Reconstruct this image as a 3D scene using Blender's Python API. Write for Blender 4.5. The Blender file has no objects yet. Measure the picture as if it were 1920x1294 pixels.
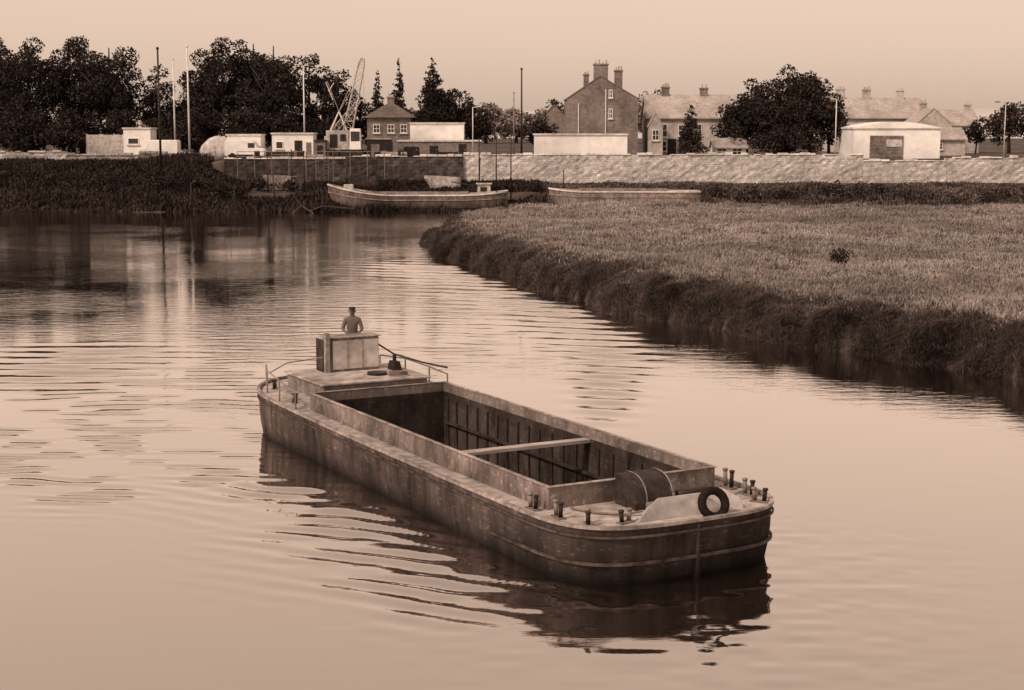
import bpy, math, random
import numpy as np
from mathutils import Vector, Matrix
random.seed(7); rng=np.random.default_rng(7)
C=bpy.context.scene.collection
R=math.radians

# ------------------------------------------------------------------ materials
def tone(t):
    k=min(1,max(0,t/0.7))
    return (t, t*(0.75+0.22*k), t*(0.67+0.27*k), 1)
def mat(name,t,var=.3,scale=3,rough=.85,bump=.15,bdist=.02,stretch=(1,1,1),pattern=None,t2=None,big=.25,metal=0,island=0,spec=.3,hull=False):
    m=bpy.data.materials.new(name); m.use_nodes=True
    nt=m.node_tree; N=nt.nodes; L=nt.links
    b=N['Principled BSDF']; b.inputs['Roughness'].default_value=rough; b.inputs['Metallic'].default_value=metal
    b.inputs['Specular IOR Level'].default_value=spec
    tc=N.new('ShaderNodeTexCoord'); mp=N.new('ShaderNodeMapping'); mp.inputs['Scale'].default_value=stretch
    L.new(tc.outputs['Object'],mp.inputs['Vector'])
    nz=N.new('ShaderNodeTexNoise'); nz.inputs['Scale'].default_value=scale; nz.inputs['Detail'].default_value=8; nz.inputs['Roughness'].default_value=.65
    L.new(mp.outputs['Vector'],nz.inputs['Vector'])
    cr=N.new('ShaderNodeValToRGB'); cr.color_ramp.elements[0].position=.32; cr.color_ramp.elements[1].position=.68
    lo=t2 if t2 is not None else t*(1-var)
    cr.color_ramp.elements[0].color=tone(lo); cr.color_ramp.elements[1].color=tone(min(.92,t*(1+var)))
    L.new(nz.outputs['Fac'],cr.inputs['Fac'])
    col=cr.outputs['Color']; hgt=nz.outputs['Fac']
    def mrange(src,a,b_,c,d_):
        mr=N.new('ShaderNodeMapRange')
        for k_,v_ in zip(('From Min','From Max','To Min','To Max'),(a,b_,c,d_)): mr.inputs[k_].default_value=v_
        L.new(src,mr.inputs['Value']); return mr.outputs['Result']
    def scale_by(col,f):
        vm=N.new('ShaderNodeVectorMath'); vm.operation='SCALE'
        L.new(col,vm.inputs[0]); L.new(f,vm.inputs['Scale']); return vm.outputs['Vector']
    if big>0:
        n2=N.new('ShaderNodeTexNoise'); n2.inputs['Scale'].default_value=scale*.17; n2.inputs['Detail'].default_value=4
        L.new(tc.outputs['Object'],n2.inputs['Vector'])
        col=scale_by(col,mrange(n2.outputs['Fac'],.35,.65,1-big,1+big*.4))
    if island>0:
        g=N.new('ShaderNodeNewGeometry'); col=scale_by(col,mrange(g.outputs['Random Per Island'],0,1,1-island,1+island))
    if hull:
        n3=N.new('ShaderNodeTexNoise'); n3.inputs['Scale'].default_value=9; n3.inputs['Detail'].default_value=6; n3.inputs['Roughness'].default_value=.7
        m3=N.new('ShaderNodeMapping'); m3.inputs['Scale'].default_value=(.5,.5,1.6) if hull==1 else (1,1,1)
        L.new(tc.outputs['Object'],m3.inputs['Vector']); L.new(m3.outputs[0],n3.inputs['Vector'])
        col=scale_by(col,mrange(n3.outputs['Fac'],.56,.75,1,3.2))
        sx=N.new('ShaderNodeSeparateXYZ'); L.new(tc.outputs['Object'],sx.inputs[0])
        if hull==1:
            col=scale_by(col,mrange(sx.outputs[2],.02,.40,.2,1)); col=scale_by(col,mrange(sx.outputs[1],-13.6,-9,.6,1.35))  # hull colour darkened towards waterline and bow to deepen its reflection
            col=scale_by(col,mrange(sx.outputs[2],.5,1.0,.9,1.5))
    if pattern:
        sx=N.new('ShaderNodeSeparateXYZ'); L.new(tc.outputs['Object'],sx.inputs[0])
        ad=N.new('ShaderNodeMath'); L.new(sx.outputs[0],ad.inputs[0]); L.new(sx.outputs[1],ad.inputs[1])
        cx=N.new('ShaderNodeCombineXYZ'); L.new(ad.outputs[0],cx.inputs[0]); L.new(sx.outputs[2],cx.inputs[1])
        br=N.new('ShaderNodeTexBrick'); bw,bh,mo,c2,dk=pattern
        br.inputs['Scale'].default_value=1; br.inputs['Brick Width'].default_value=bw; br.inputs['Row Height'].default_value=bh
        br.inputs['Mortar Size'].default_value=mo; br.inputs['Color1'].default_value=(1,1,1,1); br.inputs['Color2'].default_value=(c2,c2,c2,1)
        br.inputs['Mortar'].default_value=(dk,dk,dk,1); br.inputs['Mortar Smooth'].default_value=.3
        nw=N.new('ShaderNodeVectorMath'); nw.operation='MULTIPLY_ADD'
        nc=N.new('ShaderNodeTexNoise'); nc.inputs['Scale'].default_value=2.5; nc.inputs['Detail'].default_value=3
        L.new(tc.outputs['Object'],nc.inputs['Vector'])
        L.new(nc.outputs['Color'],nw.inputs[0]); nw.inputs[1].default_value=(bh*.9,bh*.9,0); L.new(cx.outputs[0],nw.inputs[2])
        L.new(nw.outputs[0],br.inputs['Vector'])
        vm=N.new('ShaderNodeVectorMath'); vm.operation='MULTIPLY'
        L.new(col,vm.inputs[0]); L.new(br.outputs['Color'],vm.inputs[1]); col=vm.outputs['Vector']
    L.new(col,b.inputs['Base Color'])
    if bump>0:
        bp=N.new('ShaderNodeBump'); bp.inputs['Strength'].default_value=bump; bp.inputs['Distance'].default_value=bdist
        L.new(hgt,bp.inputs['Height']); L.new(bp.outputs['Normal'],b.inputs['Normal'])
    return m

M={}
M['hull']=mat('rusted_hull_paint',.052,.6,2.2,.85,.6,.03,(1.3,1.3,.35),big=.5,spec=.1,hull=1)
M['deck']=mat('worn_deck_steel',.36,.45,3,.75,.3,.01,big=.4,spec=.15)
M['coam']=mat('coaming_paint',.17,.5,3,.75,.4,.01,(1,1,.5),big=.5,spec=.15,hull=2)
M['hatch']=mat('rusty_hatch_sheet',.04,.5,4,.7,.4,.01,hull=2,spec=.15)
M['hold']=mat('rusty_hold_steel',.05,.75,1.4,.85,.6,.03,(1,1,.5),big=.65,spec=.1,hull=2)
M['rib']=mat('rib_steel',.04,.6,4,.8,.4,.01,spec=.1)
M['plank']=mat('weathered_plank',.34,.3,4,.8,.4,.01,(.5,3,3))
M['wpaint']=mat('grubby_white_paint',.48,.35,2.5,.6,.2,.01,big=.4)
M['mpaint']=mat('faded_grey_paint',.2,.5,4,.6,.3,.01,big=.3)
M['dark']=mat('dark_painted_metal',.03,.4,6,.5,.2,.005,spec=.15)
M['rubber']=mat('old_rubber',.014,.4,12,.85,.4,.01,big=0,spec=.08)
M['strake']=mat('rubbing_strake_steel',.26,.5,6,.6,.4,.01,big=.45)
M['strakeb']=mat('painted_strake_steel',.07,.7,4,.7,.4,.01,big=.4,spec=.1)
M['brick']=mat('old_brick',.22,.3,2,.9,.3,.02,pattern=(.5,.16,.02,.75,1.15),big=.35)
M['brick2']=mat('haze_paled_render',.46,.25,2,.9,.2,.02,big=.3)  # pale wall colour, lightened further to imitate distance haze
M['slate']=mat('slate_roof',.14,.35,3,.7,.3,.02,pattern=(.5,.3,.02,.8,.6),big=.3)
M['slatep']=mat('haze_paled_slate',.4,.25,3,.7,.3,.02,pattern=(.5,.3,.02,.88,.8),big=.25)  # slate colour lifted so far roofs look hazed
M['white']=mat('white_wall_paint',.85,.12,1.5,.7,.1,.01,big=.2)
M['frame']=mat('white_window_paint',.8,.05,3,.5,0,big=0)
M['glass']=mat('dark_window_glass',.03,.3,2,.12,0,big=0,spec=.6)
M['stone']=mat('rubble_stone',.6,.35,2.2,.9,.7,.08,pattern=(.5,.24,.03,.8,.62),big=.25)
M['stoned']=mat('dark_quay_stone',.11,.7,1.3,.9,.8,.08,pattern=(.8,.34,.05,.7,.6),big=.65)
M['cope']=mat('stone_coping',.62,.3,2.5,.9,.4,.03,big=.3)
M['copel']=mat('parapet_stone',.5,.4,1.2,.9,.5,.05,big=.55,pattern=(1.1,.4,.05,.8,.5))
M['land']=mat('rough_ground',.075,.55,.8,.95,.8,.2,big=.5)
M['hill']=mat('hazed_distant_hill_fields',.5,.12,.05,.95,0,big=.15)  # distance haze painted in: field colour paled towards the sky
M['marsh']=mat('marsh_mud_and_roots',.05,.5,1.2,.95,.8,.1)
M['grass']=mat('dry_marsh_grass',.31,.36,.35,.9,0,island=.3,big=.38,spec=.1)
M['grasse']=mat('bank_edge_grass',.095,.55,.7,.9,0,island=.5,big=.4,spec=.05)
M['scrub']=mat('dark_bank_scrub',.042,.6,.3,.95,0,island=.7,spec=.05)
M['scrubm']=mat('mid_bank_scrub',.11,.6,.3,.95,0,island=.7,spec=.05)
M['leaf']=mat('dark_foliage',.032,.5,.5,.8,0,island=.7,big=.3,spec=.1)
M['leafm']=mat('mid_foliage',.055,.5,.5,.8,0,island=.7,big=.3,spec=.1)
M['leafp']=mat('hazy_foliage',.27,.25,.5,.8,0,island=.3,big=.3,spec=.2)  # leaf colour paled, the haze is in the base colour
M['bark']=mat('tree_bark',.05,.4,4,.9,.5,.03,(1,1,.3))
M['skin']=mat('skin',.2,.1,5,.6,0,big=0)
M['hair']=mat('dark_hair',.015,.3,30,.7,.3,.005,big=0)
M['pole']=mat('pale_galvanised_steel',.62,.12,3,.6,0)
M['rope']=mat('old_rope',.18,.3,30,.95,.3,.01)

# ------------------------------------------------------------------ builders
class MB:
    def __init__(s): s.v=[]; s.f=[]
    def add(s,vs,fs):
        o=len(s.v); s.v+= [tuple(p) for p in vs]; s.f+=[tuple(i+o for i in f) for f in fs]; return s
    def box(s,x0,x1,y0,y1,z0,z1,tx=0,ty=0):
        vs=[(x0,y0,z0),(x1,y0,z0),(x1,y1,z0),(x0,y1,z0),(x0+tx,y0+ty,z1),(x1-tx,y0+ty,z1),(x1-tx,y1-ty,z1),(x0+tx,y1-ty,z1)]
        return s.add(vs,[(3,2,1,0),(4,5,6,7),(0,1,5,4),(1,2,6,5),(2,3,7,6),(3,0,4,7)])
    def tube(s,p0,p1,r0,r1=None,n=10,cap=True):
        r1=r0 if r1 is None else r1
        p0=Vector(p0); p1=Vector(p1); d=(p1-p0).normalized()
        a=d.orthogonal().normalized(); b=d.cross(a)
        vs=[]
        for p,r in ((p0,r0),(p1,r1)):
            for i in range(n):
                t=2*math.pi*i/n; vs.append(p+a*math.cos(t)*r+b*math.sin(t)*r)
        fs=[(i,(i+1)%n,n+(i+1)%n,n+i) for i in range(n)]
        if cap: fs+=[tuple(range(n-1,-1,-1)),tuple(range(n,2*n))]
        return s.add(vs,fs)
    def path(s,pts,r,n=8):
        for a,b in zip(pts[:-1],pts[1:]): s.tube(a,b,r,r,n)
        return s
    def sweep(s,pts,w,h,closed=False):
        n=len(pts); vs=[]
        for i,p in enumerate(pts):
            a=pts[(i-1)%n] if (closed or i>0) else p; c=pts[(i+1)%n] if (closed or i<n-1) else p
            t=Vector((c[0]-a[0],c[1]-a[1],0)); t=t.normalized() if t.length>0 else Vector((1,0,0))
            nn=Vector((t.y,-t.x,0)); p=Vector(p)
            for k,z in ((-w,-h),(w,-h),(w,h),(-w,h)): vs.append(p+nn*k+Vector((0,0,z)))
        fs=[]
        for i in range(n if closed else n-1):
            j=(i+1)%n
            for k in range(4): fs.append((i*4+k,i*4+(k+1)%4,j*4+(k+1)%4,j*4+k))
        if not closed: fs+=[(3,2,1,0),tuple(4*(n-1)+k for k in range(4))]
        return s.add(vs,fs)
    def sphere(s,c,r,n=10,sz=1):
        vs=[];fs=[]
        for i in range(n+1):
            ph=math.pi*i/n
            for j in range(n*2):
                th=math.pi*j/n
                vs.append((c[0]+r*math.sin(ph)*math.cos(th),c[1]+r*math.sin(ph)*math.sin(th),c[2]+r*sz*math.cos(ph)))
        w=2*n
        for i in range(n):
            for j in range(w): fs.append((i*w+j,(i+1)*w+j,(i+1)*w+(j+1)%w,i*w+(j+1)%w))
        return s.add(vs,fs)
    def obj(s,name,m,parent=None,smooth=False,bevel=0,label=None):
        me=bpy.data.meshes.new(name); me.from_pydata([tuple(p) for p in s.v],[],s.f); me.update()
        me.materials.append(m)
        if smooth: me.polygons.foreach_set('use_smooth',[True]*len(me.polygons))
        o=bpy.data.objects.new(name,me); C.objects.link(o)
        if parent: o.parent=parent
        if bevel:
            b=o.modifiers.new('bevel','BEVEL'); b.width=bevel; b.segments=2; b.limit_method='ANGLE'
        if label: o['label']=label
        return o
def top(o,label,cat,group=None):
    o['label']=label; o['category']=cat
    if group: o['group']=group
    return o
def empty(name,loc,label,cat,rz=0,group=None):
    e=bpy.data.objects.new(name,None); e.location=loc; e.rotation_euler=(0,0,rz); C.objects.link(e)
    e.empty_display_size=.3
    return top(e,label,cat,group)
def npmesh(name,V,polys_q,polys_t,m,smooth=False):
    me=bpy.data.meshes.new(name)
    nq=len(polys_q); ntr=len(polys_t)
    me.vertices.add(len(V)); me.vertices.foreach_set('co',np.asarray(V,dtype=np.float32).ravel())
    li=np.concatenate([np.asarray(polys_q,dtype=np.int32).ravel(),np.asarray(polys_t,dtype=np.int32).ravel()])
    me.loops.add(len(li)); me.loops.foreach_set('vertex_index',li)
    me.polygons.add(nq+ntr)
    ls=np.concatenate([np.arange(nq)*4,nq*4+np.arange(ntr)*3]).astype(np.int32)
    me.polygons.foreach_set('loop_start',ls)
    if smooth: me.polygons.foreach_set('use_smooth',np.ones(nq+ntr,dtype=bool))
    me.update(calc_edges=True); me.validate()
    me.materials.append(m)
    o=bpy.data.objects.new(name,me); C.objects.link(o); return o
def vnoise(x,y,seed=0):
    xi=np.floor(x).astype(np.int64); yi=np.floor(y).astype(np.int64); fx=x-xi; fy=y-yi
    fx=fx*fx*(3-2*fx); fy=fy*fy*(3-2*fy)
    def h(a,b):
        n=(a*374761393+b*668265263+seed*1442695041)&0xffffffff
        n=((n^(n>>13))*1274126177)&0xffffffff
        return ((n^(n>>16))&0xffff)/65535.0
    return (h(xi,yi)*(1-fx)+h(xi+1,yi)*fx)*(1-fy)+(h(xi,yi+1)*(1-fx)+h(xi+1,yi+1)*fx)*fy
def sst(a,b,x):
    t=np.clip((x-a)/(b-a),0,1); return t*t*(3-2*t)

# ------------------------------------------------------------------ camera, world, sun
cam=bpy.data.cameras.new('camera'); co=bpy.data.objects.new('camera',cam); C.objects.link(co)
cam.sensor_width=36; cam.lens=56.25; cam.clip_end=5000; cam.clip_start=.5
co.location=(0,0,8); co.rotation_euler=(R(90-7.82),0,0)
bpy.context.scene.camera=co
sv=Vector((-.70,-.6,.85)).normalized()
sel=math.asin(sv.z); saz=math.atan2(sv.x,sv.y)
sun=bpy.data.lights.new('sun','SUN'); sun.energy=3.1; sun.angle=R(10); sun.color=(1,.80,.66)
so=bpy.data.objects.new('sun',sun); C.objects.link(so); so.rotation_euler=sv.to_track_quat('Z','Y').to_euler(); so.location=(-40,-30,60)
w=bpy.data.worlds.new('World'); bpy.context.scene.world=w; w.use_nodes=True
N=w.node_tree.nodes; L=w.node_tree.links
sky=N.new('ShaderNodeTexSky'); sky.sky_type='NISHITA'; sky.sun_disc=False; sky.sun_elevation=sel; sky.sun_rotation=saz%(2*math.pi)
sky.dust_density=3; sky.air_density=1.2
bw=N.new('ShaderNodeRGBToBW'); L.new(sky.outputs[0],bw.inputs[0])
pw=N.new('ShaderNodeMath'); pw.operation='POWER'; pw.inputs[1].default_value=.26; L.new(bw.outputs[0],pw.inputs[0])
ml=N.new('ShaderNodeMath'); ml.operation='MULTIPLY'; ml.inputs[1].default_value=6.0; L.new(pw.outputs[0],ml.inputs[0])
vs=N.new('ShaderNodeVectorMath'); vs.operation='SCALE'; vs.inputs[0].default_value=(1,.745,.585); L.new(ml.outputs[0],vs.inputs['Scale'])
L.new(vs.outputs[0],N['Background'].inputs['Color']); N['Background'].inputs['Strength'].default_value=.1
bpy.context.scene.view_settings.view_transform='Standard'; bpy.context.scene.view_settings.look='None'; bpy.context.scene.view_settings.exposure=0

# ------------------------------------------------------------------ barge frame
BO=(-3.34,39.92); BA=math.atan2(.478,.878); ca,sa=math.cos(BA),math.sin(BA)
def blocal(X,Y):
    dx=X-BO[0]; dy=Y-BO[1]
    return dx*ca+dy*sa, -dx*sa+dy*ca

# ------------------------------------------------------------------ water
xs=np.concatenate([[-1500,-600,-250,-120,-70],np.arange(-45,-24,1.0),np.arange(-24,18,.15),np.arange(18,45,1.),[70,120,250,600,1500]])
ys=np.concatenate([[-300,-60,0,10],np.arange(18,62,.09),np.arange(62,115,.2),np.arange(115,160,1.5),[200]])
XX,YY=np.meshgrid(xs,ys)
lx,ly=blocal(XX,YY); ls=-ly
ZZ=np.zeros_like(XX)
warp=vnoise(XX*.35,YY*.35,3)*2.2+vnoise(XX*.9,YY*.9,4)*.8
patch=vnoise(XX*.4+5,YY*.6,9); brk=sst(.35,.7,vnoise(XX*.6+9,YY*1.1,12)); brk2=sst(.4,.75,vnoise(XX*.9+3,YY*1.7,15))
d=-lx-2.2
env=np.exp(-((d-.4)/2.8)**2)*sst(.5,3.5,ls)*(1-sst(13.,15,ls))
ZZ+=.034*env*np.sin(2*np.pi/.7*(.47*XX+.88*YY)+warp*2.2)*(.12+1.1*brk)
ZZ+=.009*np.exp(-(d/3.5)**2)*sst(0,4,ls)*(vnoise(XX*2.4,YY*3.4,33)-.5)*2
env2=np.exp(-((d-3)/6)**2)*sst(-9,-5,ls)*(1-sst(2,6,ls))
ZZ+=.011*env2*np.sin(2*np.pi/.62*(.15*XX+.98*YY)+warp*3.4)*brk2
env=np.exp(-(np.maximum(np.hypot(lx,ls-14)-2.5,0)/2.)**2)
ZZ+=.009*env*(vnoise(XX*2.6,YY*3.4,34)-.5)*2
xc=np.interp(YY,[40,45,55,66,80,95],[2.2,2.7,3.4,2.2,-1.8,-6])
env=np.exp(-((XX-xc)/np.interp(YY,[45,60,70,90],[.8,1.5,3.2,3.]))**2)*sst(40,48,YY)*(1-sst(88,98,YY))
ZZ+=.048*env*np.sin(2*np.pi/1.6*(.30*XX+.955*YY)+warp*1.0)*(.3+.9*patch)
env=np.exp(-((XX+14.5)/2.2)**2)*sst(47,51,YY)*(1-sst(56,60,YY))
ZZ+=.045*env*np.sin(2*np.pi/1.4*YY+warp*.6)*(.5+.6*brk)
env=np.exp(-((XX+11)/5.)**2)*sst(30,36,YY)*(1-sst(50,58,YY))
ZZ+=.012*env*np.sin(2*np.pi/.7*YY+warp*3.0)*brk2
env=np.exp(-((XX+3)/7.)**2)*sst(46,56,YY)*(1-sst(100,118,YY))
ZZ+=.010*env*np.sin(2*np.pi/.95*(YY+.05*XX)+warp*3.2)*(.1+brk2)
V=np.stack([XX,YY,ZZ],-1).reshape(-1,3)
nx=len(xs); ny=len(ys)
I=(np.arange(ny-1)[:,None]*nx+np.arange(nx-1)[None,:])
Q=np.stack([I,I+1,I+nx+1,I+nx],-1)
cxm=(XX[:-1,:-1]+XX[1:,1:])/2; cym=(YY[:-1,:-1]+YY[1:,1:])/2
bx,by=blocal(cxm,cym)
inside=(np.abs(bx)<1.98)&(by<.4)&(by>-12.1)
Q=Q[~inside].reshape(-1,4)
wm=bpy.data.materials.new('river_water'); wm.use_nodes=True
N=wm.node_tree.nodes; L=wm.node_tree.links; N.remove(N['Principled BSDF'])
df=N.new('ShaderNodeBsdfDiffuse'); df.inputs['Color'].default_value=(.010,.007,.005,1)
gl=N.new('ShaderNodeBsdfGlossy'); gl.inputs['Roughness'].default_value=.045; gl.inputs['Color'].default_value=(.98,.93,.91,1)
lw=N.new('ShaderNodeFresnel'); lw.inputs['IOR'].default_value=1.33
mr=N.new('ShaderNodeMapRange'); mr.inputs['From Min'].default_value=0.06; mr.inputs['From Max'].default_value=.38; mr.inputs['To Min'].default_value=.56; mr.inputs['To Max'].default_value=.95
L.new(lw.outputs[0],mr.inputs['Value'])
mx=N.new('ShaderNodeMixShader'); L.new(mr.outputs['Result'],mx.inputs['Fac']); L.new(df.outputs[0],mx.inputs[1]); L.new(gl.outputs[0],mx.inputs[2])
L.new(mx.outputs[0],N['Material Output'].inputs['Surface'])
tc=N.new('ShaderNodeTexCoord')
mp=N.new('ShaderNodeMapping'); mp.inputs['Scale'].default_value=(.5,1.2,1); L.new(tc.outputs['Object'],mp.inputs['Vector'])
n1=N.new('ShaderNodeTexNoise'); n1.inputs['Scale'].default_value=1.9; n1.inputs['Detail'].default_value=4; n1.inputs['Roughness'].default_value=.55; L.new(mp.outputs[0],n1.inputs['Vector'])
n2=N.new('ShaderNodeTexNoise'); n2.inputs['Scale'].default_value=.09; n2.inputs['Detail'].default_value=3; L.new(tc.outputs['Object'],n2.inputs['Vector'])
sx=N.new('ShaderNodeSeparateXYZ'); L.new(tc.outputs['Object'],sx.inputs[0])
r1=N.new('ShaderNodeMapRange'); r1.inputs['From Min'].default_value=36; r1.inputs['From Max'].default_value=70; r1.inputs['To Min'].default_value=.32; r1.inputs['To Max'].default_value=1; L.new(sx.outputs[1],r1.inputs['Value'])
r2=N.new('ShaderNodeMapRange'); r2.inputs['From Min'].default_value=.42; r2.inputs['From Max'].default_value=.6; r2.inputs['To Min'].default_value=.3; r2.inputs['To Max'].default_value=1; L.new(n2.outputs['Fac'],r2.inputs['Value'])
r3=N.new('ShaderNodeMapRange'); r3.inputs['From Min'].default_value=-18; r3.inputs['From Max'].default_value=-4; r3.inputs['To Min'].default_value=.55; r3.inputs['To Max'].default_value=1; L.new(sx.outputs[0],r3.inputs['Value'])
m1=N.new('ShaderNodeMath'); m1.operation='MULTIPLY'; L.new(r1.outputs[0],m1.inputs[0]); L.new(r2.outputs[0],m1.inputs[1])
m3=N.new('ShaderNodeMath'); m3.operation='MULTIPLY'; L.new(m1.outputs[0],m3.inputs[0]); L.new(r3.outputs[0],m3.inputs[1])
m2=N.new('ShaderNodeMath'); m2.operation='MULTIPLY'; L.new(m3.outputs[0],m2.inputs[0]); L.new(n1.outputs['Fac'],m2.inputs[1])
bp=N.new('ShaderNodeBump'); bp.inputs['Strength'].default_value=1; bp.inputs['Distance'].default_value=.036; L.new(m2.outputs[0],bp.inputs['Height'])
L.new(bp.outputs[0],gl.inputs['Normal'])
wo=npmesh('river_water',V,Q,np.zeros((0,3),int),wm,True); wo['kind']='structure'

# ------------------------------------------------------------------ far land
def land_h(X,Y):
    X=np.asarray(X,float); Y=np.asarray(Y,float)
    e=(vnoise(X*.12,X*0+3.3,5)-.5)*3
    hl=np.interp(Y-e,[140,150,152,158,165,168,169],[-1.5,-.1,.9,2.4,3.9,4.3,4.5])
    hr=np.interp(Y,[140,150,155,160,165.5,165.8],[-1.5,-.1,1.2,1.7,2.0,4.5])
    k=sst(-32,-27,X)
    h=hl*(1-k)+hr*k
    h=h+(vnoise(X*.6,Y*.6,2)-.5)*.35*(Y<164)
    return h
gx=np.concatenate([[-1500,-700,-350,-160],np.arange(-90,90,1.2),[160,350,700,1500]])
gy=np.concatenate([[143],np.arange(147,165.4,.8),[165.5,165.8],np.arange(166.5,200,4),[220,260,320,420,700,1500,3000]])
XX,YY=np.meshgrid(gx,gy); ZZ=land_h(XX,YY)
V=np.stack([XX,YY,ZZ],-1).reshape(-1,3); nx=len(gx); ny=len(gy)
I=(np.arange(ny-1)[:,None]*nx+np.arange(nx-1)[None,:]); Q=np.stack([I,I+1,I+nx+1,I+nx],-1).reshape(-1,4)
g=npmesh('ground',V,Q,np.zeros((0,3),int),M['land'],True); g['kind']='structure'
gx=np.linspace(-700,700,90); gy=np.linspace(420,900,20); XX,YY=np.meshgrid(gx,gy)
ZZ=3.5+np.sin(np.clip((YY-420)/480,0,1)*np.pi)*(6+4*vnoise(XX*.006,YY*.002,8)+2.5*vnoise(XX*.05,YY*.05,1))
V=np.stack([XX,YY,ZZ],-1).reshape(-1,3); nx=90; ny=20
I=(np.arange(ny-1)[:,None]*nx+np.arange(nx-1)[None,:]); Q=np.stack([I,I+1,I+nx+1,I+nx],-1).reshape(-1,4)
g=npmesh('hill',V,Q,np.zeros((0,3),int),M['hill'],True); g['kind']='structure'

# ------------------------------------------------------------------ marsh
poly=np.array([(46,8),(24,39),(15.1,52.1),(10.6,58.6),(5.4,67.4),(1.06,79.1),(-1.8,89.5),(-4.4,99.6),(-5.6,110),(-4.5,121),(0,130),(8,134),(36,131),(100,128),(100,8)],float)
def sdist(X,Y):
    X=np.asarray(X,float); Y=np.asarray(Y,float)
    best=np.full(X.shape,1e9); ins=np.zeros(X.shape,bool); n=len(poly)
    for i in range(n):
        ax,ay=poly[i]; bx_,by_=poly[(i+1)%n]
        dx,dy=bx_-ax,by_-ay
        t=np.clip(((X-ax)*dx+(Y-ay)*dy)/(dx*dx+dy*dy),0,1)
        best=np.minimum(best,np.hypot(X-ax-t*dx,Y-ay-t*dy))
        c=((ay>Y)!=(by_>Y))&(X<(bx_-ax)*(Y-ay)/(by_-ay+1e-12)+ax); ins^=c
    return np.where(ins,best,-best)+(vnoise(X*.45,Y*.45,21)-.5)*1.4+(vnoise(X*1.5,Y*1.5,22)-.5)*.7
def marsh_h(X,Y,d):
    base=1.5+.35*(vnoise(X*.25,Y*.25,31)-.5)+.3*(vnoise(X*.9,Y*.9,32)-.5)
    lump=.35*(vnoise(X*1.2,Y*1.2,35)-.5)*sst(2.6,.6,d)
    return -.4+(base+lump+.4)*(.74*sst(-.5,.5,d)+.26*sst(0.2,2.6,d))
gx=np.concatenate([np.arange(-9,45,.45),[50,60,80,100]]); gy=np.arange(14,138,.5); XX,YY=np.meshgrid(gx,gy)
D=sdist(XX,YY); ZZ=marsh_h(XX,YY,D)
V=np.stack([XX,YY,ZZ],-1).reshape(-1,3); nx=len(gx); ny=len(gy)
I=(np.arange(ny-1)[:,None]*nx+np.arange(nx-1)[None,:]); Q=np.stack([I,I+1,I+nx+1,I+nx],-1)
Q=Q[D[:-1,:-1]>-2.2].reshape(-1,4)
g=npmesh('marsh_ground',V,Q,np.zeros((0,3),int),M['marsh'],True); g['kind']='structure'
def blades(name,P,Ln,W,lean,m):
    n=len(P); th=rng.uniform(0,2*np.pi,n); wd=np.stack([np.cos(th),np.sin(th),np.zeros(n)],-1)*W[:,None]
    up=np.zeros((n,3)); up[:,2]=1
    ln=np.concatenate([lean,np.zeros((n,1))],1)
    mid=P+up*(Ln*.6)[:,None]+ln*(Ln*.25)[:,None]
    lm=np.linalg.norm(lean,axis=1)
    tip=P+up*(Ln*(1.05-.45*np.clip(lm,0,1.6)))[:,None]+ln*(Ln*.75)[:,None]
    V=np.stack([P-wd,P+wd,mid+wd*.8,mid-wd*.8,tip],1).reshape(-1,3)
    b=np.arange(n)[:,None]*5
    return npmesh(name,V,b+np.array([[0,1,2,3]]),b+np.array([[3,2,4]]),m)
n=620000
Yr=rng.uniform(0,1,n)**1.3; Y=44+Yr*(135-44); X=rng.uniform(0,1,n)*(Y*.40+12)-7
Dd=sdist(X,Y); k=(Dd>.3+rng.uniform(0,1.2,n))&(X<Y*.36+3); X=X[k];Y=Y[k];Dd=Dd[k]
tus=vnoise(X*1.3,Y*1.3,41)*.5+vnoise(X*.35,Y*.35,42)*.5
Z=marsh_h(X,Y,Dd)-.05
Ln=.16+.34*tus+rng.uniform(-.06,.12,len(X))
la=rng.normal(0,.6,(len(X),2))+np.stack([vnoise(X*.5,Y*.5,51)-.4,vnoise(X*.5,Y*.5,52)-.5],-1)*.7
g=blades('marsh_grass',np.stack([X,Y,Z],-1),Ln,rng.uniform(.008,.017,len(X))*(.7+Y/90),la,M['grass']); g['kind']='stuff'
g['label']='dense pale dry marsh grass covering the flat saltmarsh'; g['category']='grass'
n=620000
ti=rng.uniform(0,1,n); seg=rng.choice(np.arange(1,11),n,p=np.array([16,15,14,13,11,9,7,5,5,5])/100.)
A=poly[seg]; B=poly[seg+1]; Pp=A+(B-A)*ti[:,None]+rng.normal(0,1.2,(n,2))
Dd=sdist(Pp[:,0],Pp[:,1]); k=(Dd>-.42)&(Dd<1.5+rng.uniform(-.9,.7,n))&(Pp[:,1]>40); X=Pp[k,0];Y=Pp[k,1];Dd=Dd[k]
e=.3; gxn=(sdist(X+e,Y)-sdist(X-e,Y)); gyn=(sdist(X,Y+e)-sdist(X,Y-e)); gn=np.hypot(gxn,gyn)+1e-6
out=-np.stack([gxn/gn,gyn/gn],-1)
Z=marsh_h(X,Y,Dd)-.03
tus=vnoise(X*1.8,Y*1.8,61)
Ln=.12+.42*tus+rng.uniform(-.06,.15,len(X))
la=out*(rng.uniform(-.2,.5,len(X))[:,None])+rng.normal(0,.65,(len(X),2))
g=blades('marsh_edge_reeds',np.stack([X,Y,Z],-1),Ln,rng.uniform(.009,.021,len(X)),la,M['grasse']); g['kind']='stuff'
g['label']='dark tangled reeds along the marsh edge above the water'; g['category']='reeds'
n=170000
X=rng.uniform(-75,3,n); Y=rng.uniform(148.9,168,n)
k=(vnoise(X*.18,Y*.18,71)>np.where(X<-26,.02,.25))&~((X>-31)&(Y>164.8))
X=X[k];Y=Y[k]; Z=land_h(X,Y)-.05
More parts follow.
